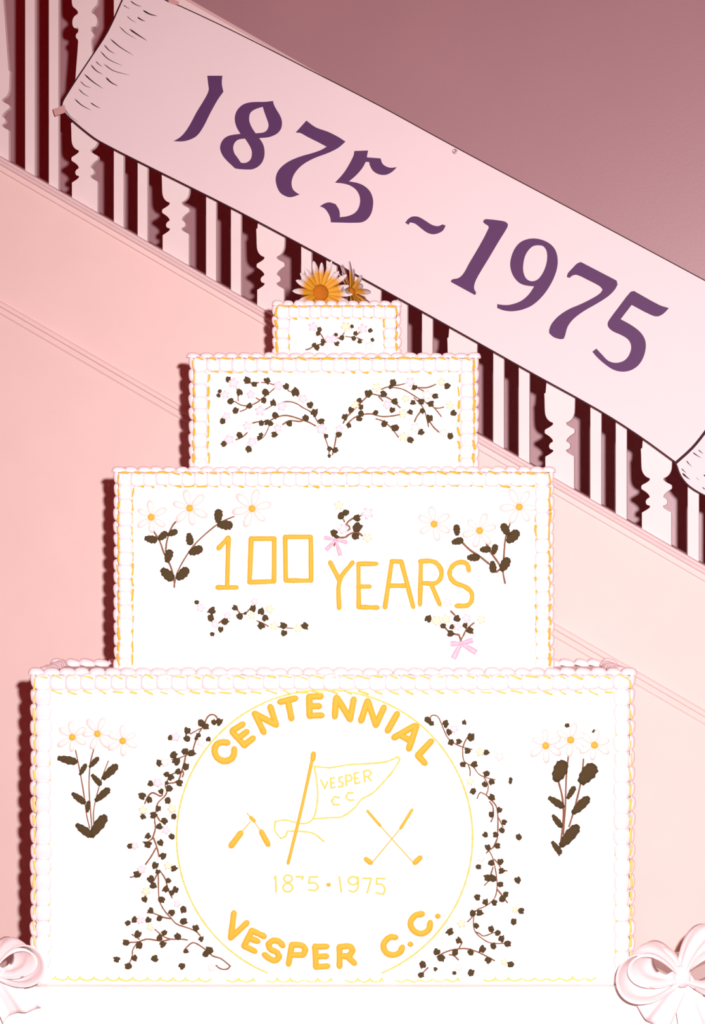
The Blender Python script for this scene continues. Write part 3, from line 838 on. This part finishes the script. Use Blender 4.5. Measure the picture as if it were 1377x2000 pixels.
T1.spray(zB1, 5.508, [[(515,0),(490,80),(440,130),(380,135)],[(495,90),(530,190),(555,290)],[(520,200),(470,290),(410,375)],[(530,430),(545,480),(548,640),(560,770),(610,870),(680,950),(740,1015),(850,1055),(950,1095),(995,1140)],[(560,440),(620,530),(650,640),(695,735)],[(540,470),(500,550)],[(680,960),(600,945),(490,900),(430,895)],[(860,1190),(800,1180),(680,1180),(600,1150),(510,1075)],[(680,1180),(600,1200),(540,1195),(430,1180),(370,1195),(330,1210),(240,1215)],[(310,1230),(270,1300),(265,1370),(220,1470)],[(265,1130),(340,1180)],[(820,1310),(850,1270),(910,1220),(960,1230),(1050,1290),(1130,1360),(1220,1390),(1320,1470),(1290,1500),(1240,1505),(1200,1490),(1170,1465)],[(245,515),(300,505)]],
  [(435,70,62),(435,160,72),(245,180,58),(690,75,64),(570,140,64),(595,285,66),(515,385,64),(540,455,46),(320,480,72),(465,532,78),(490,600,70),(715,420,62),(655,550,58),(628,640,70),(730,648,64),(690,680,58),(583,755,66),(400,748,64),(465,870,60),(690,895,66),(815,862,72),(560,955,60),(295,970,62),(218,1005,54),(440,972,58),(820,990,70),(950,1060,64),(1008,1178,58),(328,1125,70),(340,1245,72),(200,1215,68),(560,1165,66),(595,1235,70),(610,1110,62),(755,1150,72),(290,1380,64),(222,1470,68),(100,1397,64),(510,1388,70),(845,1310,50),(1095,1298,82),(1060,1335,76),(800,1470,72)],
  [('p',295,175),('y',650,390),('p',365,430),('y',415,665),('p',750,800),('y',460,1050),('w',1120,1490),('p',350,975)], 12, 16, 2.6)
T1.spray(zC1, 5.7375, [[(170,140),(185,105),(220,97),(260,115),(290,170),(330,270),(370,350),(440,410),(540,455),(640,480)],[(540,455),(560,400),(590,345)],[(537,460),(540,560),(560,620),(660,680),(710,750),(780,790),(900,820)],[(600,655),(620,710),(620,775)],[(780,800),(820,870),(820,940),(800,990),(740,960),(720,980),(700,1030)],[(800,990),(850,1040),(910,1110),(930,1200),(930,1420),(920,1500),(890,1570),(850,1600)],[(840,1065),(875,1120),(880,1230),(855,1290)],[(935,1240),(990,1350)]],
  [(145,150,72),(188,190,56),(348,185,66),(345,222,40),(388,282,66),(405,400,68),(493,390,58),(632,342,86),(590,495,66),(555,178,50),(800,512,56),(540,650,64),(670,648,66),(803,750,64),(860,845,62),(785,870,60),(1075,815,44),(1072,845,40),(652,948,66),(862,1015,66),(950,1158,62),(860,1208,66),(1003,1295,60),(975,1385,66),(790,1435,62),(905,1435,58),(1165,1460,64)],
  [('p',440,250),('y',735,510),('y',620,840),('w',950,560)], 12, 16, 2.4)
T1.spray(zD1, 5.7375, [[(975,0),(940,80),(890,120),(860,150)],[(890,120),(930,200),(955,300),(975,420),(980,540),(950,660),(850,745),(740,800),(715,920),(735,1030),(830,1120),(920,1160),(1100,1160)],[(950,220),(1000,280),(1030,330),(1090,350)],[(935,310),(910,390)],[(890,460),(840,510)],[(985,560),(1040,630),(1095,705)],[(735,1030),(780,1050),(830,1080),(940,1040)],[(700,870),(650,920)],[(305,1315),(380,1270),(460,1240),(560,1222),(640,1222),(740,1250),(830,1290),(950,1355)],[(590,1150),(555,1215)],[(445,1290),(490,1295),(545,1345)],[(205,1435),(150,1490)]],
  [(875,85,66),(985,70,66),(915,260,68),(1018,245,70),(772,305,62),(1030,350,66),(878,425,78),(932,430,78),(1018,500,62),(1212,450,64),(1080,610,58),(1040,660,72),(760,645,66),(850,700,66),(950,705,66),(708,822,74),(785,820,72),(1250,798,66),(1168,918,70),(748,965,64),(452,1030,78),(915,1000,68),(985,1045,68),(1030,1110,66),(1100,1165,76),(940,1190,66),(552,1130,70),(305,1255,72),(355,1325,80),(510,1260,68),(685,1260,72),(815,1225,74),(880,1350,76),(1132,1395,72),(145,1400,74),(130,1515,66),(290,1450,44),(500,1493,42),(690,1490,74)],
  [('w',800,210),('y',1180,780),('y',580,940),('y',1060,1370),('w',550,1430)], 12, 16, 2.4)
# daisies left and right
z1l = zc(30, 1280, 3.4425)
sp = T1.spray(z1l, 3.4425, [[(405,640),(430,760),(460,930),(480,1080),(500,1160)],[(530,620),(505,720),(495,850),(500,980),(515,1160)],[(625,710),(580,830),(545,950),(525,1060),(530,1160)]], [], [], 20, 20, 2.4, name='daisy_stems')
T1.oval_leaves(z1l, sp, [((290,690),(412,716)),((435,802),(475,732)),((500,750),(558,688)),((516,803),(575,870)),((592,828),(682,738)),((384,928),(468,992)),((542,976),(630,898)),((484,1052),(494,980)),((412,1138),(515,1214)),((512,1214),(604,1080))])
for x, y in z1l([(383,550),(552,527),(722,575)]): T1.daisy(x, y, 29, 6, 6.8, random.uniform(-30, 30))
z1r = zc(860, 1280, 2.6636)
sp = T1.spray(z1r, 2.6636, [[(668,505),(655,640),(650,800),(640,930)],[(745,540),(735,640),(700,790),(670,890)],[(610,640),(635,740),(640,850),(628,960),(618,1040)]], [(660,365,24),(802,397,24)], [], 20, 20, 2.8, name='daisy_stems')
T1.oval_leaves(z1r, sp, [((600,652),(642,552))], LONG)
T1.oval_leaves(z1r, sp, [((730,662),(800,572))], LONG)
T1.oval_leaves(z1r, sp, [((662,744),(698,684)),((566,740),(640,788)),((690,820),(770,740)),((585,832),(630,892)),((628,990),(714,888)),((582,970),(626,1030))])
for x, y in z1r([(548,470),(678,440),(802,467)]): T1.daisy(x, y, 30, 6, 7.2, random.uniform(-30, 30))
# emblem: circle, curved lettering, flag, oars, golf clubs, dates
cc, cy_, R = 634, 1635, 289
arc = []
a0, a1 = math.radians(113), math.radians(427)
for i in range(90):
    a = a0 + (a1-a0)*i/89
    arc.append((cc + R*math.cos(a), cy_ + R*math.sin(a)*0.995))
T1.icing_line('emblem_ring', [arc], 3.6, M['paleyellow'], wob=0.2)
zE = zc(400, 1340, 5.7375); zF = zc(640, 1340, 5.7375); zV = zc(420, 1760, 2.9935); zG = zc(430, 1450, 3.2023)
for tr, st in [
 (zE, [[(255,635),(200,630),(140,650),(110,710),(125,780),(170,825),(235,840),(295,815),(325,770),(330,705)]]),
 (zE, [[(310,515),(445,665)],[(310,500),(425,428)],[(380,580),(470,512)],[(445,660),(540,585)]]),
 (zE, [[(660,515),(560,310)],[(560,310),(800,435)],[(800,435),(735,235)]]),
 (zE, [[(845,178),(1015,138)],[(935,180),(970,360)]]),
 (zE, [[(1170,118),(1175,335)],[(1170,118),(1298,116)],[(1175,225),(1280,225)],[(1175,332),(1310,328)]]),
 (zF, [[(80,340),(95,130)],[(105,130),(250,370)],[(250,370),(292,150)]]),
 (zF, [[(375,385),(445,170)],[(450,170),(540,435)],[(540,435),(630,242)]]),
 (zF, [[(672,498),(778,312)]]),
 (zF, [[(748,575),(975,445)],[(995,450),(910,700)],[(830,560),(925,610)]]),
 (zF, [[(1160,618),(1012,778)],[(1012,778),(1088,862)]]),
 ]: T1.icing_line('letter', st, 13.4, M['yellow'], tr=tr, hr=0.32)
for st in [
 [[(110,70),(92,215)],[(92,215),(185,128)]],
 [[(215,172),(170,262)],[(170,262),(232,293)],[(215,172),(285,205)],[(195,215),(250,235)]],
 [[(396,260),(374,237),(338,231),(312,252),(324,281),(360,299),(376,324),(354,347),(322,338),(290,314)]],
 [[(430,368),(450,255)],[(450,255),(510,260),(530,285),(515,315),(445,315)]],
 [[(585,265),(590,385)],[(590,385),(658,380)],[(585,267),(653,265)],[(588,325),(650,322)]],
 [[(728,380),(728,268)],[(728,268),(790,265),(805,290),(780,320),(735,320)],[(775,325),(815,363)]],
 [[(1055,212),(1020,212),(985,255),(1000,300),(1040,315),(1080,300),(1095,270)]],
 [[(1210,75),(1170,85),(1142,130),(1165,175),(1210,190),(1250,165),(1258,125)]],
 ]: T1.icing_line('letter', st, 12.6, M['yellow'], tr=zV, hr=0.32)
for d in [(1143,252),(1303,88)]:
    T1.icing_line('full_stop', [[(d[0]-1, d[1]), (d[0]+1, d[1])]], 11.5, M['yellow'], tr=zV, hr=0.32)
T1.icing_line('flagpole', [([(585,65),(505,430),(425,755)], 6.8), ([(584,72),(580,105)], 10.5)], 7, M['yellow'], tr=zG)
T1.icing_line('pennant', [[(590,150),(680,158),(740,150),(800,140),(930,132),(1040,120),(1110,90),(1125,105),(1080,180),(1020,250),(950,320),(885,355),(840,410),(760,465),(690,470),(580,478)],
   [(590,160),(605,250),(610,330),(600,420),(580,478),(540,505),(490,505),(410,485),(345,495),(342,550),(380,600),(410,585),(420,555),(480,555),(580,568),(650,620)]], 3.5, M['paleyellow'], tr=zG, wob=0.2)
for st in [[[(630,235),(655,288),(672,245)]], [[(690,225),(695,285),(720,280)],[(690,225),(715,220)],[(692,255),(712,252)]], [[(765,215),(745,220),(745,240),(770,255),(765,275),(740,278)]],
  [[(790,270),(785,205),(815,205),(825,225),(812,240),(790,245)]], [[(838,195),(845,258),(875,250)],[(838,195),(865,188)],[(842,225),(862,222)]], [[(905,245),(898,180),(930,175),(945,190),(930,210),(905,215)],[(920,212),(945,240)]],
  [[(745,345),(715,340),(697,365),(710,390),(745,390)]], [[(830,315),(800,315),(787,340),(805,360),(835,360)]]]:
    T1.icing_line('letter', st, 3.8, M['paleyellow'], tr=zG)
T1.icing_line('crossed_oars', [([(70,645),(128,568)], 13), ([(130,565),(190,495)], 2.4), ([(192,470),(212,490)], 7.5), ([(200,480),(168,443)], 2.6), ([(212,495),(250,550)], 2.4), ([(258,560),(300,638)], 11.5)], 3, M['yellow'], tr=zG, hr=0.3)
T1.icing_line('golf_club', [([(922,430),(1000,520)], 6), ([(1000,520),(1210,755)], 2.6), ([(1218,752),(1250,722)], 11)], 3, M['yellow'], tr=zG, hr=0.3)
T1.icing_line('golf_club', [([(1200,422),(1130,535)], 6.5), ([(1130,535),(945,760)], 2.6), ([(940,752),(912,730)], 10.5)], 3, M['yellow'], tr=zG, hr=0.3)
def circ(x, y, rx, ry, n=10): return [(x + rx*math.cos(2*math.pi*k/n), y + ry*math.sin(2*math.pi*k/n)) for k in range(n+1)]
for st in [[[(340,850),(347,836),(350,935)]], [circ(425,852,26,22), circ(423,908,30,26)], [[(476,840),(520,840),(512,856)]], [[(610,840),(560,842),(555,880),(595,880),(615,905),(595,925),(555,922)]],
  [[(745,840),(758,935)]], [circ(832,864,30,25), [(862,842),(864,880),(856,920),(830,935),(808,925)]], [[(895,850),(945,850),(920,940)]], [[(1030,852),(980,850),(978,885),(1015,890),(1030,920),(1020,950),(975,940)]]]:
    T1.icing_line('numeral', st, 3.9, M['paleyellow'], tr=zG)
T1.icing_line('dot', [[(676,890),(680,890)]], 8, M['yellow'], tr=zG)

# ================================================================== DAISIES ON TOP OF THE CAKE
def top_daisy(label, c, axis, up, L, nw, rc, np, stem_to, seed, cone=0.25):
    r = random.Random(seed)
    axis = axis.normalized()
    ex = up.cross(axis).normalized(); ey = axis.cross(ex).normalized()
    root = empty('daisy', stem_to)
    tag(root, label, 'flower', 'daisies on top of the cake')
    v, f = lathe(lambda a, bb, h: c + ex*a + ey*bb + axis*h, [(rc*0.9, -0.003), (rc, 0.001), (rc*0.92, 0.005), (rc*0.6, 0.008), (rc*0.15, 0.009)], 16)
    obj('disc', v, f, M['disc'], root)
    for layer in range(2):
        for k in range(np):
            ang = 2*math.pi*(k + 0.5*layer)/np + r.uniform(-0.1, 0.1)
            d = ex*math.cos(ang) + ey*math.sin(ang); sd = axis.cross(d)
            ll = L*(r.uniform(0.88, 1.06))*(1 if layer == 0 else 0.92); w = nw*r.uniform(0.85, 1.1)
            lift = cone + r.uniform(-0.06, 0.08) - 0.12*layer
            v = []; f = []; tint = []
            rows = [(0.0, 0.5), (0.25, 0.8), (0.5, 1.0), (0.75, 0.92), (0.92, 0.55), (1.0, 0.12)]
            yl = r.uniform(0.56, 0.70)
            for t, ww in rows:
                base = c + d*(rc*0.75 + ll*t) + axis*(lift*ll*t - 0.25*ll*t*t*0.6 - 0.002*layer)
                for sx, hh in ((-1, 0.10), (0, 0.0), (1, 0.10)):
                    v.append(base + sd*sx*w*0.5*ww + axis*hh*w)
                    tint.append(t)
            n = len(v)
            v += [p - axis*0.0012 for p in v]
            for p in v: p.z = max(p.z, T4.zt + 0.0015 + 0.004*r.random())   # lower petals lie bent on the icing
            for i in range(len(rows)-1):
                for q in range(2):
                    a = i*3+q
                    f.append((a, a+1, a+4, a+3)); f.append((n+a+3, n+a+4, n+a+1, n+a))
                f.append((i*3, i*3+3, n+i*3+3, n+i*3)); f.append((i*3+5, i*3+2, n+i*3+2, n+i*3+5))
            o = obj('petal', v, f, M['petal'], root)
            at = o.data.color_attributes.new('tint', 'FLOAT_COLOR', 'POINT')
            for i in range(2*n):
                t = tint[i % n]
                s_ = max(0, min(1, (t-yl)/0.18 + 0.5)); s_ = s_*s_*(3-2*s_)
                yc = (0.97, 0.50, 0.03); wc = (1.0, 1.0, 1.0)
                at.data[i].color = [yc[q]*(1-s_) + wc[q]*s_ for q in range(3)] + [1]
    # stem down into the icing
    v = []; f = []
    p0 = c - axis*0.003; p1 = c - axis*0.02; p2 = Vector(stem_to)
    for i in range(7):
        t = i/6
        p = p0*(1-t)**2 + p1*2*t*(1-t) + p2*t*t
        for k in range(6):
            a = math.pi*k/3; v.append(p + X_*0.0028*math.cos(a) + (Y_ if abs(axis.y) < 0.7 else Z_)*0.0028*math.sin(a))
    for i in range(6):
        for k in range(6): f.append((i*6+k, i*6+(k+1) % 6, i*6+6+(k+1) % 6, i*6+6+k))
    obj('stem', v, f, M['green'], root)
c1 = P(626, 572, 0.175)
top_daisy('larger daisy facing forward with its orange disc showing', c1, Vector((0.38, -1, 0.06)), Z_, 0.061, 0.0145, 0.021, 10, (c1.x, 0.215, T4.zt), 3, 0.42)
c2 = P(686, 570, 0.235)
top_daisy('daisy turned sideways to the right behind the icing edge', c2, Vector((0.86, -0.42, 0.42)), Z_, 0.068, 0.0150, 0.011, 9, (c2.x - 0.008, 0.255, T4.zt), 11, 0.42)

# ================================================================== SATIN BOWS ON THE CLOTH
def satin_bow(label, kpx, kpy, Y, loops, tails):
    k = P(kpx, kpy, Y)
    root = empty('satin_bow', k)
    tag(root, label, 'bow', 'satin bows on the tablecloth')
    for li, (ex_, ey_, hw, tw) in enumerate(loops):
        e = P(ex_, ey_, Y)
        d = e - k; L = d.length; d.normalize(); up = Vector((-d.z, 0, d.x))
        if up.z < 0: up = -up
        nS, nW = 44, 8
        v = []; f = []
        for side in (0, 1):
            for i in range(nS+1):
                t = i/nS
                al = L*(1 - math.cos(2*math.pi*t))/2
                u_ = hw*math.sin(2*math.pi*t)*(0.12 + math.sin(math.pi*t)**0.8)
                wd = 0.30 + 0.70*math.sin(math.pi*t)**0.8
                for j in range(nW+1):
                    q = j/nW - 0.5
                    rip = 0.0045*math.sin(q*15 + li*2)*(1.2 - wd) + 0.004*math.sin(q*9 + t*7 + li)
                    inn = (1 - 0.0016*side/max(hw, 0.01)) if side else 1.0
                    p = k + d*(al*inn + q*0.055*wd*math.sin(math.pi*t)) + up*(u_*(1 - 0.03*side) + rip - q*0.035*wd) + Vector((0, -1, 0))*(q*tw*5.0*wd + 0.012)
                    v.append(p + Vector((0, 0.0008*side, 0)))
        S0 = (nS+1)*(nW+1)
        for i in range(nS):
            for j in range(nW):
                a = i*(nW+1)+j
                f.append((a, a+1, a+nW+2, a+nW+1)); f.append((S0+a+nW+1, S0+a+nW+2, S0+a+1, S0+a))
        edge = [j for j in range(nW+1)] + [i*(nW+1)+nW for i in range(1, nS+1)] + [nS*(nW+1)+j for j in range(nW-1, -1, -1)] + [i*(nW+1) for i in range(nS-1, 0, -1)]
        for a, b_ in zip(edge, edge[1:]+edge[:1]): f.append((a, b_, b_+S0, a+S0))
        obj('loop', v, f, M['satin'], root)
    for ti, (ex_, ey_, w0, w1, ph) in enumerate(tails):
        e = P(ex_, ey_, Y)
        d = e - k; L = d.length; d.normalize(); sd = Vector((d.z, 0, -d.x))
        nU, nT = 12, 12; v = []; f = []
        for side in (0, 1):
            for i in range(nT+1):
                t = i/nT; w = w0 + (w1-w0)*t**0.8
                for j in range(nU+1):
                    q = j/nU - 0.5
                    yy = 0.012*math.sin(q*9 + ph)*t + 0.006*math.sin(q*17+2*ph)*t + 0.008 - 0.012*t
                    v.append(k + d*(L*t*(1 + 0.10*math.cos(q*4+ph)*t)) + sd*q*w*2 + Vector((0, -yy + side*0.0015 , 0)))
        S0 = (nT+1)*(nU+1)
        for i in range(nT):
            for j in range(nU):
                a = i*(nU+1)+j
                f.append((a, a+1, a+nU+2, a+nU+1)); f.append((S0+a+nU+1, S0+a+nU+2, S0+a+1, S0+a))
        edge = [j for j in range(nU+1)] + [i*(nU+1)+nU for i in range(1, nT+1)] + [nT*(nU+1)+j for j in range(nU-1, -1, -1)] + [i*(nU+1) for i in range(nT-1, 0, -1)]
        for a, b_ in zip(edge, edge[1:]+edge[:1]): f.append((a, b_, b_+S0, a+S0))
        obj('tail', v, f, M['satin'], root)
    v, f = [], []
    for i in range(9):
        ph = math.pi*i/8 - math.pi/2
        for j in range(12):
            a = 2*math.pi*j/12; rr = math.cos(ph)*(1+0.1*math.sin(4*a))+0.02
            v.append(k + Vector((0.020*rr*math.cos(a), -0.014 - 0.020*rr*math.sin(a), 0.026*math.sin(ph))))
    for i in range(8):
        for j in range(12): f.append((i*12+j, i*12+(j+1) % 12, i*12+12+(j+1) % 12, i*12+12+j))
    f.append(tuple(range(12))); f.append(tuple(8*12+j for j in range(12))[::-1])
    obj('knot', v, f, M['satin'], root)
BY = TY0 - 0.055
satin_bow('large white satin bow at the right front corner of the cake table', 1330, 1905, BY, [(1222, 1890, 0.062, 0.016), (1450, 1858, 0.085, 0.016), (1250, 1872, 0.036, 0.014), (1425, 1872, 0.045, 0.014)], [(1268, 1985, 0.02, 0.055, 0.4), (1375, 2040, 0.02, 0.05, 1.7)])
satin_bow('large white satin bow at the left front corner of the cake table', -14, 1895, BY, [(66, 1862, 0.052, 0.016), (-120, 1850, 0.08, 0.016), (48, 1858, 0.030, 0.014)], [(42, 1982, 0.02, 0.046, 2.2), (-80, 2010, 0.02, 0.05, 0.3)])
